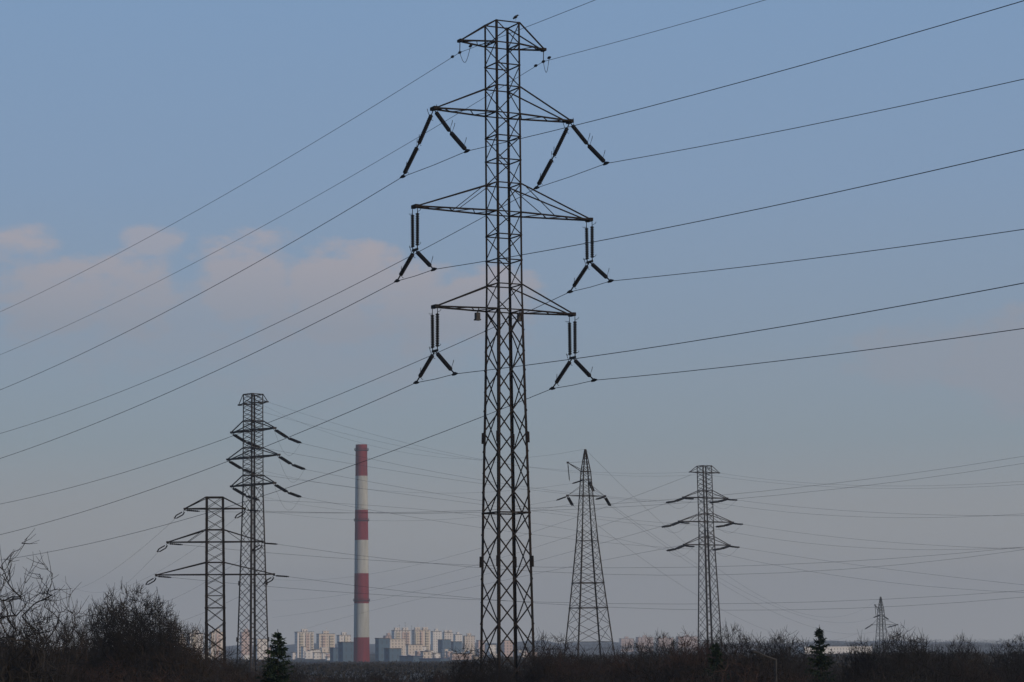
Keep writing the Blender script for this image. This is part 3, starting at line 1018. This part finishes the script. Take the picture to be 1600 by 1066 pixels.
# ------------------------------------------------------------------ city
def block(label, px0, px1, pytop, Yd, wall='cream', yaw=12, depth=13, stripes=(), house=1, roof='roof', group='distant apartment blocks', name='apartment_block', parapet=True):
    pc = (px0 + px1) / 2
    top = W(pc, pytop, Yd).z
    x0, x1 = W(px0, pytop, Yd).x, W(px1, pytop, Yd).x
    ya = R(yaw)
    wd_ = (x1 - x0 - depth * abs(math.sin(ya))) / math.cos(ya)
    wd_ = max(wd_, 3)
    c = Vector(((x0 + x1) / 2, Yd + depth / 2, 0))
    e = bpy.data.objects.new(name, None)
    COL.objects.link(e)
    e.location = c
    e.rotation_euler = (0, 0, ya)
    tag(e, label, 'building', group)
    ROOT_LOC[e.name] = Vector((0, 0, 0))
    MB().box((0, 0, top / 2), wd_, depth, top).build('wall', M[wall], e)
    m = MB().box((0, 0, top + .25), wd_ + .6, depth + .6, .5)
    m.build('roof', M[roof], e)
    for i in range(house):
        x = (i + .5) / house * wd_ - wd_ / 2
        m = MB().box((x, 0, top + 1.9), min(6, wd_ * .4), 5, 2.8)
        m.beam((x + 1, 0, top + 3), (x + 1, 0, top + 7.5), .25)
        m.build('lift_housing', M[wall], e)
    for f, w_, mt in stripes:      # projecting loggia columns
        x = (f - .5) * wd_
        MB().box((x, -depth / 2 - .5, top / 2 - .6), w_, 1.1, top - 1.4).build('loggia_column', M[mt], e)
    return e


bl = [
    ('warm sunlit block behind the branches right of the round bare tree', 274, 290, 997, 2300, 'sand', 14, 12, (), 1),
    ('lighter sunlit block left of the short pylon\'s foot', 292, 317, 990, 2450, 'cream', 14, 12, ((.3, 3, 'yellow'),), 1),
    ('warm block seen through the foot of the short left pylon', 325, 351, 988, 2400, 'sand', 14, 12, ((.5, 3, 'rosy'),), 1),
    ('block seen through the left half of the oblique pylon\'s foot', 373, 394, 988, 2450, 'pink', 14, 12, (), 1),
    ('lower block at the right leg of the oblique pylon\'s foot', 397, 418, 999, 2300, 'cream', 14, 12, (), 0),
    ('leftmost cream tower block of the group left of the chimney', 459, 490, 988, 2600, 'cream', 16, 14, ((.25, 3.2, 'yellow'), (.62, 3.2, 'rosy'), (.9, 2.2, 'yellow')), 1),
    ('middle cream tower block of the group left of the chimney', 493, 523, 991, 2640, 'sand', 16, 14, ((.3, 3, 'rosy'), (.75, 3, 'yellow')), 1),
    ('rightmost tower block of the group left of the chimney', 525, 548, 993, 2700, 'cream', 16, 13, ((.6, 3, 'yellow'),), 1),
    ('stepped rosy block at the left end of the hilltop group', 598, 615, 994, 2900, 'pink', 14, 12, (), 1),
    ('broad rosy cream block, left one of the two biggest right of the chimney', 611, 641, 985.5, 2800, 'cream', 15, 14, ((.2, 3, 'yellow'), (.6, 4, 'rosy'), (.85, 2.5, 'rosy')), 2),
    ('broad yellowish block, right one of the two biggest right of the chimney', 643, 672, 985, 2830, 'sand', 15, 14, ((.15, 3, 'yellow'), (.45, 2.5, 'rosy'), (.8, 3, 'yellow')), 2),
    ('pale block just right of the two biggest hilltop blocks', 673, 690, 987, 2950, 'pale', 12, 12, (), 1),
    ('pale block with roof masts near the middle of the right hilltop row', 691, 708, 989, 3000, 'cream', 12, 12, (), 2),
    ('pale block third from the tall pylon in the hilltop row', 708, 722, 992, 3050, 'pale', 12, 12, (), 1),
    ('sandy block second from the tall pylon in the hilltop row', 723, 742, 994, 3050, 'sand', 12, 12, (), 1),
    ('last small block of the hilltop row beside the tall pylon', 744, 757, 1001, 3000, 'pink', 12, 12, (), 0),
    ('low warm house in front of the two biggest blocks', 657, 673, 1019, 2000, 'sand', 12, 10, (), 0),
    ('low white house with dark windows in front of the hilltop row', 675, 688, 1021, 2000, 'pale', 12, 10, (), 0),
    ('long low rosy building left of the tall pylon\'s foot', 703, 737, 1022, 2000, 'pink', 8, 12, (), 0),
    ('stepped sandy terrace below the biggest hilltop blocks', 606, 633, 999, 2500, 'sand', 14, 10, (), 0),
    ('low sandy terrace below the yellowish hilltop block', 634, 660, 1008, 2450, 'sand', 14, 10, (), 0),
    ('pinkish block seen between the legs of the tall pylon', 784, 801, 1001, 2500, 'pink', 12, 12, (), 0),
    ('pale block seen through the left face of the tall pylon\'s foot', 760, 775, 1008, 2400, 'pale', 12, 12, (), 0),
]
for b in bl:
    block(b[0], b[1], b[2], b[3], b[4], b[5], b[6], b[7], b[8], b[9])
for lab, a, b, y, Yd, wl, yw, rf in (
        ('dark blue shed left of the chimney foot', 519, 532, 1013, 1900, 'blue', -30, 'navy'),
        ('grey blue factory hall touching the left side of the chimney', 528, 553, 1004, 1850, 'blue', -34, 'roof'),
        ('narrow blue tower just right of the chimney', 592, 601, 998, 1850, 'blue', -30, 'roof'),
        ('grey blue factory hall right of the chimney', 600, 626, 1014, 1800, 'blue', -34, 'roof'),
        ('bluish hall in shade below the right hilltop row', 684, 704, 1000, 2500, 'blue', -34, 'roof'),
        ('larger bluish hall in shade near the tall pylon', 706, 720, 1003, 2450, 'blue', -34, 'roof'),
        ('low navy shed right of the chimney foot', 624, 660, 1026, 1700, 'blue', -25, 'navy'),
        ('low blue hall below the long rosy building', 655, 700, 1030, 1650, 'blue', -20, 'navy'),
        ('low blue shed under the tower blocks left of the chimney', 470, 500, 1037, 1500, 'blue', -20, 'navy'),
        ('dim bluish hall left of the short pylon', 248, 274, 1013, 1900, 'blue', -25, 'roof')):
    block(lab, a, b, y, Yd, wl, yw, 14, (), 0, rf, 'factory halls around the chimney', 'factory_hall')
block('long bright cream hall roof behind the small spruce at the right', 1249, 1364, 1011, 2600, 'pale', 9, 30, (), 0, 'snow', 'far halls on the right', 'factory_hall')
for a, b, y, lab in ((968, 990, 998, 'leftmost'), (994, 1021, 996, 'second from left'), (1026, 1052, 997, 'second from right'), (1057, 1090, 995, 'rightmost')):
    block('faint rosy horizon block between pointed and slender pylons, %s of four' % lab, a, b, y, 4200, 'pink', 10, 14, (), 1)

rng = random.Random(31)
for x0_, x1_, y0_, y1_, k_, gl in ((590, 745, 1006, 1028, 38, 'small pale house scattered below the hilltop blocks'), (455, 552, 1010, 1030, 18, 'small pale house scattered below the three left tower blocks'), (268, 425, 1008, 1028, 9, 'small pale house scattered behind the two left pylons'), (755, 835, 1010, 1026, 6, 'small pale house seen between the tall pylon\'s legs')):
    for i in range(k_):
        x = rng.uniform(x0_, x1_)
        y = rng.uniform(y0_, y1_) + (6 if x > 715 and x0_ == 590 else 0)
        w_ = rng.uniform(5, 15)
        block(gl, x, x + w_, y, 2600 - (y - 1010) * 30 + rng.uniform(-40, 40), rng.choice(('pale', 'pale', 'cream', 'sand', 'pink')), rng.uniform(2, 18), rng.uniform(8, 12), (), 0, rng.choice(('roof', 'snow')), gl.replace('house', 'houses'), 'house')

# small masts and lamp posts on the skyline of the hilltop town
for i, (px, py, lab) in enumerate(((624, 976, 'left one'), (633, 972, 'middle one'), (643, 977, 'right one'))):
    P_ = W(px, py, 2780)
    e = thing('antenna_mast', (P_.x, 2780, 0), 'thin antenna mast above the biggest hilltop blocks, %s' % lab, 'antenna mast', 'antenna masts over the hilltop blocks')
    MB().tube([(P_.x, 2780, 0), P_], .22, 5, .1).build('pole', M['iron'], e)
    MB().beam(P_ - Vector((.9, 0, 1)), P_ + Vector((.9, 0, -1)), .2).build('aerial', M['iron'], e)


# ------------------------------------------------------------------ street lamp in the bushes
PL = W(1212, 1030, 95)
lamp = thing('street_lamp', (PL.x, 95, 0), 'pale street lamp with a long sloping arm rising from the bushes', 'street lamp')
MB().tube([(PL.x, 95, 0), (PL.x, 95, PL.z)], .065, 8, .045).build('post', M['lampgrey'], lamp)
a_, b_ = Vector((PL.x, 95, PL.z)), W(1186, 1021, 94.5)
MB().tube([a_ - Vector((0, 0, .02)), a_.lerp(b_, .5) + Vector((0, 0, -.02)), b_], .035, 6).build('arm', M['lampgrey'], lamp)
hd = MB().tube([b_ - Vector((-.05, 0, -.02)), b_ + Vector((-.06, 0, .03)), b_ + Vector((-.22, 0, .07)), b_ + Vector((-.34, 0, .10))], [.03, .06, .08, .03], 8)
hd.build('lamp_head', M['lampgrey'], lamp)


# ------------------------------------------------------------------ trees
def tree_mesh(seed, H, lobes, N=1500, base=.25, twigs=4, pull=.35, tr=.13, twr=.008, tl=.45, upb=.25):
    """bare tree: crown nodes scattered in overlapping lobes (x, y, z, r, rz), each joined to the cheapest node nearer the
    root, limb thickness from the number of nodes it carries, twigs added at every outer node"""
    rg = random.Random(seed)
    trunk, crown = MB(), MB()
    pts = []
    vol = [l[3] ** 2 * l[4] for l in lobes]
    while len(pts) < N:
        l = rg.choices(lobes, vol)[0]
        v = Vector((rg.gauss(0, 1), rg.gauss(0, 1), rg.gauss(0, 1))).normalized() * rg.random() ** .45
        p = Vector((l[0] + v.x * l[3], l[1] + v.y * l[3], l[2] + v.z * l[4]))
        if p.z > H * base * (.4 + .6 * rg.random()):
            pts.append(p)
    b0 = Vector((0, 0, 0))
    hub = Vector((rg.gauss(0, .1), rg.gauss(0, .1), H * base))
    nodes = [b0, b0.lerp(hub, .5) + Vector((rg.gauss(0, .06), rg.gauss(0, .06), 0)), hub]
    par, plen = [-1, 0, 1], [0, 0, 0]
    pts.sort(key=lambda p: (p - hub).length)
    arr = np.zeros((N + 3, 3))
    pl = np.full(N + 3, 1e9)
    for i_, q in enumerate(nodes):
        arr[i_] = q
    pl[2] = 0
    for p in pts:
        k_ = len(nodes)
        dd = arr[:k_] - np.array(p)
        dist = np.sqrt((dd ** 2).sum(1))
        cost = dist + pull * pl[:k_] + upb * np.maximum(0, dd[:, 2])
        b_ = int(np.argmin(cost))
        nodes.append(p)
        par.append(b_)
        arr[k_] = p
        pl[k_] = pl[b_] + dist[b_]
    K = len(nodes)
    load = [0.0] * K
    kids = [0] * K
    for i_ in range(K - 1, 0, -1):
        load[i_] += 1
        load[par[i_]] += load[i_]
        kids[par[i_]] += 1
    rad_ = [max(.007, tr * (l / max(load[0], 1)) ** .44) for l in load]
    for i_ in range(1, K):
        a, b = nodes[par[i_]], nodes[i_]
        L = (b - a).length
        m1 = a.lerp(b, .5) + Vector((rg.gauss(0, .07), rg.gauss(0, .07), rg.gauss(0, .07))) * L
        big_ = rad_[i_] > .028
        (trunk if big_ else crown).tube([a, m1, b], [min(rad_[par[i_]], rad_[i_] * 1.25), rad_[i_], rad_[i_] * .95], 5 if big_ else 3, cap=False)
        if not big_:
            d0 = (b - a).normalized()
            for _ in range(twigs if kids[i_] == 0 else 2):
                v = Vector((rg.gauss(0, 1), rg.gauss(0, 1), rg.gauss(0, 1) + .35)).normalized()
                d = (d0 * .8 + v).normalized()
                s0 = a.lerp(b, rg.uniform(.3, 1))
                LL = tl * rg.uniform(.4, 1.2)
                m1 = s0 + d * LL * .5 + Vector((rg.gauss(0, .05), rg.gauss(0, .05), rg.gauss(0, .05)))
                crown.tube([s0, m1, m1 + (d + Vector((0, 0, .25))) * LL * .5], twr, 3, twr * .5, cap=False)
    return trunk, crown


def to_mesh(mb, name, mat):
    me = bpy.data.meshes.new(name)
    me.from_pydata([tuple(v) for v in mb.v], [], mb.f)
    me.materials.append(mat)
    me.update()
    return me


PROTO = []
specs = [   # lobes: x, y, z, radius, half height
    dict(seed=1, H=13, lobes=[(0, 0, 9.2, 3.4, 3.3), (1.6, .3, 8.0, 2.6, 2.4), (-1.8, -.4, 7.9, 2.6, 2.4), (0, 0, 6, 3.4, 2.4)], N=5200, base=.2, tr=.2, tl=.45, twr=.014, twigs=5),     # 0 round crown
    dict(seed=2, H=10, lobes=[(0, 0, 7.4, 1.7, 2.3), (1.5, 0, 6.4, 1.5, 1.9), (-1.5, .5, 6.9, 1.4, 1.9), (0, -1, 5, 2.2, 2)], N=2300, base=.1, tr=.12, tl=.4, twr=.010),                   # 1
    dict(seed=3, H=10, lobes=[(0, 0, 7.2, 2.2, 2.4), (1.9, .2, 6.1, 1.7, 2.0), (-1.9, .6, 6.2, 1.9, 1.7), (.4, .3, 8.8, .9, 1.2)], N=2700, base=.14, tr=.13, tl=.4, twr=.010),              # 2
    dict(seed=4, H=10, lobes=[(0, 0, 7.0, 2.0, 2.9), (.8, 0, 8.6, .8, 1.5), (-1.2, .3, 7.6, 1.1, 1.9), (1.6, 0, 5.6, 1.6, 2)], N=2400, base=.14, tr=.13, tl=.4, twr=.010),                  # 3
    dict(seed=5, H=9.6, lobes=[(0, 0, 6.4, 1.5, 2.7), (1.5, .4, 6.2, 1.3, 2.3), (-1.4, 0, 5.8, 1.5, 2.4), (-2.5, .4, 5.2, 1.0, 1.9), (2.5, -.3, 5, 1.1, 1.8)], N=2600, base=.06, tr=.11, tl=.4, twr=.010),   # 4
    dict(seed=6, H=13, lobes=[(0, 0, 8.5, 3.2, 3.9), (1.6, 0, 10.4, 1.6, 2.4), (-1.4, 0, 10, 1.6, 2.8), (2.4, .5, 7.4, 1.7, 2.6)], N=800, base=.3, tr=.16, twr=.010, tl=.6, upb=.7, pull=.2),   # 5 sparse upswept
    dict(seed=7, H=10.2, lobes=[(0, 0, 7, .8, 3.1), (.8, 0, 8, .5, 2.0), (-.7, .2, 7, .6, 2.4)], N=260, base=.35, tr=.08, twr=.009, tl=.55, upb=.8, pull=.2),               # 6 slim
]
for i, sp in enumerate(specs):
    a, b = tree_mesh(**sp)
    zs = sorted(v.z for v in b.v)
    PROTO.append((to_mesh(a, 'trunk', M['bark']), to_mesh(b, 'crown', M[('twig2', 'twig', 'twig2', 'twig3', 'twig4', 'twig2', 'twig')[i]]), zs[-max(1, len(zs) // 400)]))


def plant(proto, px, pytop, Yd, label, group=None, rz=None, name='bare_tree', wide=1.0, cat='tree'):
    tm, cm, ph = PROTO[proto]
    P_ = W(px, pytop, Yd)
    s_ = P_.z / ph
    e = bpy.data.objects.new(name, None)
    COL.objects.link(e)
    e.location = (P_.x, Yd, 0)
    e.rotation_euler = (0, 0, rng.uniform(0, 6.28) if rz is None else rz)
    e.scale = (s_ * wide, s_ * wide, s_)
    tag(e, label, cat, group)
    for nm, me in (('trunk', tm), ('crown', cm)):
        o = bpy.data.objects.new(nm, me)
        COL.objects.link(o)
        o.parent = e
    return e


plant(5, -52, 840, 74, 'tall bare tree at the left edge with upswept branches reaching into the sky', rz=1.0)
plant(5, 8, 925, 86, 'bare tree at the left edge below and right of the tallest branches', rz=2.6, wide=.6)
plant(6, 74, 915, 95, 'slim sparse sapling standing between the left edge tree and the round crown', rz=.4)
plant(0, 203, 925, 128, 'large round bare tree with dense twigs left of the short pylon', rz=1.1, wide=.78)
plant(2, 186, 944, 122, 'dense dark bare tree inside the left half of the round crown', rz=3.4, wide=.8)
plant(3, 228, 942, 118, 'dense dark bare tree inside the right half of the round crown', rz=.9, wide=.9)
plant(2, 118, 966, 115, 'bare tree leaning against the left side of the round one', rz=2.2, wide=.65)
plant(2, 268, 968, 112, 'bare tree at the right flank of the large round one', rz=4, wide=.6)
plant(3, 52, 985, 84, 'low bare tree under the left edge branches', rz=5, wide=.7)
plant(2, 1408, 988, 122, 'bare tree with spiky twigs right of the tiny far pylon', rz=1, wide=.9)
plant(3, 1438, 1000, 128, 'bare bush leaning on the spiky tree\'s right side', rz=1.4, wide=.9)
plant(3, 1352, 1003, 125, 'bare tree directly left of the tiny far pylon\'s foot', rz=2, wide=.8)
plant(0, 1500, 1000, 150, 'round dark bare bush, second from the right edge', rz=3, wide=.55)
plant(1, 1518, 1014, 118, 'dark bare bush leaning right of the round one near the right edge', rz=3, wide=.7)
plant(0, 1598, 1000, 140, 'dark bare bush at the right edge', rz=3.3, wide=.9)
plant(0, 1035, 996, 160, 'broad dark bush between the pointed and slender pylons', rz=.2, wide=.8)
plant(1, 985, 1007, 134, 'lower dark bush just right of the pointed pylon\'s foot', rz=.2)
plant(0, 1138, 984, 140, 'dark bare bush at the foot of the slender right pylon, right side', rz=1.7, wide=.6)
plant(1, 1165, 999, 122, 'dark bare bush left of the street lamp arm', rz=.4)
plant(4, 1085, 996, 128, 'dark bare bush at the foot of the slender right pylon, left side', rz=.9, wide=.9)
plant(2, 1222, 993, 140, 'pale brown rounded bush between the slender pylon and the small spruce', rz=.9, wide=1.1)
plant(6, 838, 988, 150, 'slim brownish bush right beside the tall pylon\'s right leg', rz=1.2, wide=1.3)
plant(1, 866, 997, 150, 'brownish bare bush between the tall and the pointed pylons', rz=2.2)
plant(3, 745, 1014, 140, 'bare bush at the tall pylon\'s left leg', rz=2.9)
plant(1, 305, 985, 118, 'bare bush between the large round tree and the short pylon', rz=2.9, wide=.8)
plant(6, 298, 975, 110, 'slim bare sapling just left of the short pylon', rz=2.9)

prof = [(-60, 975), (30, 990), (70, 1004), (110, 1000), (200, 995), (280, 1006), (320, 1026), (400, 1034), (470, 1043), (560, 1045), (700, 1043), (750, 1030), (800, 1020), (880, 1014), (940, 1020), (1000, 1018), (1060, 1012), (1110, 1008), (1160, 1012), (1215, 1014), (1245, 1030), (1320, 1034), (1350, 1024), (1400, 1012), (1440, 1018), (1465, 1036), (1500, 1026), (1540, 1038), (1600, 1024), (1700, 1015)]


def profile(x):
    for (a, ya_), (b, yb_) in zip(prof, prof[1:]):
        if a <= x <= b:
            return ya_ + (yb_ - ya_) * (x - a) / (b - a)
    return 1030


zones = [(-80, 70, 'bare shrubs in the thicket at the left edge'), (70, 280, 'bare shrubs in the thicket under the round tree'), (280, 450, 'bare shrubs in the thicket under the two left pylons'), (450, 740, 'low bare shrubs in the thicket below the chimney and town'),
         (740, 880, 'bare shrubs in the thicket at the tall pylon\'s foot'), (880, 1060, 'bare shrubs in the thicket at the pointed pylon\'s foot'), (1060, 1250, 'bare shrubs in the thicket around the street lamp'), (1250, 1450, 'bare shrubs in the thicket by the small spruce'), (1450, 1700, 'bare shrubs in the thicket at the right edge')]
rng = random.Random(17)
for row, (Yd, step, dy) in enumerate(((205, 33, 2), (160, 38, 8), (130, 44, 18), (105, 56, 32), (88, 70, 44))):
    x = -60 + rng.uniform(0, 20)
    while x < 1660:
        y = profile(x) + 5 + dy + rng.choice((-12, -4, 0, 5, 10)) + rng.uniform(-3, 5)
        z = next(z for z in zones if z[0] <= x < z[1])
        if y < 1085 and not (Yd < 200 and 728 < x < 862):
            plant(rng.choice((1, 2, 3, 4, 3, 1)), x, y, Yd + rng.uniform(-9, 9), z[2].replace('bare shrubs', 'dark bare shrub').replace('low dark', 'low dark'), z[2], name='bare_shrub', wide=rng.uniform(.85, 1.2), cat='shrub')
        x += step * rng.uniform(.75, 1.25)


# spruces
def spruce_mesh(seed, H, rad_, N=340):
    rg = random.Random(seed)
    tr_, cr = MB(), MB()
    tr_.tube([(0, 0, 0), (0.05, 0, H * .5), (0, 0, H)], .15, 6, .008)
    H = H - .06
    for i in range(N):
        f = rg.random() ** .5 * .99
        z = H * f
        L = rad_ * (1 - f) * rg.choice((.5, .7, .85, 1.0, 1.15)) * rg.uniform(.85, 1.1) + .04
        a = rg.uniform(0, 6.283)
        el_ = -.55 + .75 * f + rg.uniform(-.2, .2)
        dr = Vector((math.cos(a), math.sin(a), el_))
        p0 = Vector((0, 0, z))
        p1 = p0 + dr * L + Vector((0, 0, .10 * L))
        pm = p0.lerp(p1, .6) - Vector((0, 0, .07 * L))
        cr.tube([p0, pm, p1], .02, 3, .006, cap=False)
        sd_ = Vector((-math.sin(a), math.cos(a), 0))
        for _ in range(int(10 + L * 30)):
            t_ = rg.uniform(.08, 1.0)
            c_ = p0.lerp(pm, t_ / .6) if t_ < .6 else pm.lerp(p1, (t_ - .6) / .4)
            sp_ = (.30 * (1 - t_) + .08) * L * .8 + .03
            tp_ = c_ + sd_ * rg.uniform(-sp_, sp_) + dr.normalized() * rg.uniform(.0, .16) + Vector((0, 0, rg.uniform(-.14, .05)))
            w2 = Vector((rg.uniform(-1, 1), rg.uniform(-1, 1), rg.uniform(-1, 1))) * .032
            o = len(cr.v)
            cr.v += [c_ - w2, c_ + w2, tp_ + w2 * .4, tp_ - w2 * .4]
            cr.f.append((o, o + 1, o + 2, o + 3))
    return to_mesh(tr_, 'trunk', M['bark']), to_mesh(cr, 'crown', M['needle'])


for px, pyt, Yd, H, rd, seed, lab in ((434, 983, 88, None, 1.35, 3, 'dark green spruce right of the oblique pylon\'s foot'), (1280, 976, 118, None, 1.25, 8, 'small pointed dark spruce in front of the long bright hall'), (1118, 1000, 112, None, 1.3, 12, 'dark evergreen half hidden at the slender right pylon\'s foot')):
    P_ = W(px, pyt, Yd)
    e = bpy.data.objects.new('spruce_tree', None)
    COL.objects.link(e)
    e.location = (P_.x, Yd, 0)
    tag(e, lab, 'tree', 'spruces')
    for nm, me in zip(('trunk', 'crown'), spruce_mesh(seed, P_.z, rd * (2.9 if px == 434 else 2.7))):
        o = bpy.data.objects.new(nm, me)
        COL.objects.link(o)
        o.parent = e

# undergrowth: uncountable twigs filling the thicket
ug = MB()
rg = random.Random(99)
for i in range(26000):
    Yd = 92 + 140 * rg.random() ** .8
    px = rg.uniform(-80, 1680)
    wob = 6 * math.sin(px * .031 + Yd * .05) + 4 * math.sin(px * .083 + Yd * .11)
    if 735 < px < 850 and Yd < 182:
        continue
    zt = W(px, profile(px) + 26 + wob + rg.uniform(0, 18), Yd).z
    x = (px - 800) / FPX * Yd
    z = zt - abs(rg.gauss(0, .9))
    d = Vector((rg.gauss(0, .5), rg.gauss(0, .5), rg.uniform(.1, .7)))
    q = Vector((x, Yd, z))
    ug.tube([q - d, q - d * .5 + Vector((rg.gauss(0, .07), 0, rg.gauss(0, .05))), q], .013, 3, .006, cap=False)
tag(ug.build('undergrowth', M['brush']), 'mass of bare twigs filling the dark thicket along the bottom edge', None, None, 'stuff')

# far belts of woodland between the thicket and the town: tens of thousands of small twig clumps
nr = np.random.default_rng(4)


def woodland(name, label, belts, n_, size):
    V_, F_ = [], []
    for Yd, hgt, lo_ in belts:
        px = nr.uniform(-100, 1700, n_)
        yy = Yd + nr.normal(0, Yd * .05, n_)
        x = (px - 800) / FPX * yy
        top = hgt * (.78 + .16 * np.sin(x * .045 + Yd) + .10 * np.sin(x * .17 + yy * .1) + .07 * np.sin(x * .6 + yy * .3))
        top = np.where((px > 430) & (px < 765), np.minimum(top, lo_), top)
        z = np.maximum(top, .5) * (1 - np.abs(nr.normal(0, .28, n_))).clip(.02, 1)
        c_ = np.stack([x, yy, z], 1)
        sz = size * (Yd / 900) ** .5
        tri = c_[:, None, :] + nr.normal(0, 1, (n_, 3, 3)) * np.array([sz, sz, sz * 1.3])
        o = len(V_) and sum(len(v) for v in V_)
        V_.append(tri.reshape(-1, 3))
        F_.append(np.arange(n_ * 3).reshape(-1, 3) + o)
    me = bpy.data.meshes.new(name)
    me.from_pydata(np.concatenate(V_).tolist(), [], np.concatenate(F_).tolist())
    me.materials.append(M['farwood'])
    o = bpy.data.objects.new(name, me)
    COL.objects.link(o)
    tag(o, label, None, None, 'stuff')


woodland('far_woodland', 'bluish belts of far bare woodland behind the thicket', ((420, 8.0, 6.2), (650, 7.4, 5.6), (1000, 6.0, 3.6), (1500, 4.5, 1), (3300, 9.5, .6), (4600, 16, .6)), 22000, .32)

# ------------------------------------------------------------------ haze: the evening air itself
HZ = 200
m = MB().box((0, 0, (HZ - 1) / 2), 15600, 15600, HZ + 1)
hz = m.build('haze', M['soil'])
hm = bpy.data.materials.new('haze air')
hm.use_nodes = True
ht = hm.node_tree
ht.nodes.clear()
ho = ht.nodes.new('ShaderNodeOutputMaterial')
pv = ht.nodes.new('ShaderNodeVolumePrincipled')
pv.inputs['Color'].default_value = (.87, .88, .86, 1)
pv.inputs['Density'].default_value = 1.5e-4
pv.inputs['Anisotropy'].default_value = .2
ht.links.new(pv.outputs[0], ho.inputs['Volume'])
hz.data.materials[0] = hm
tag(hz, None, None, None, 'stuff')
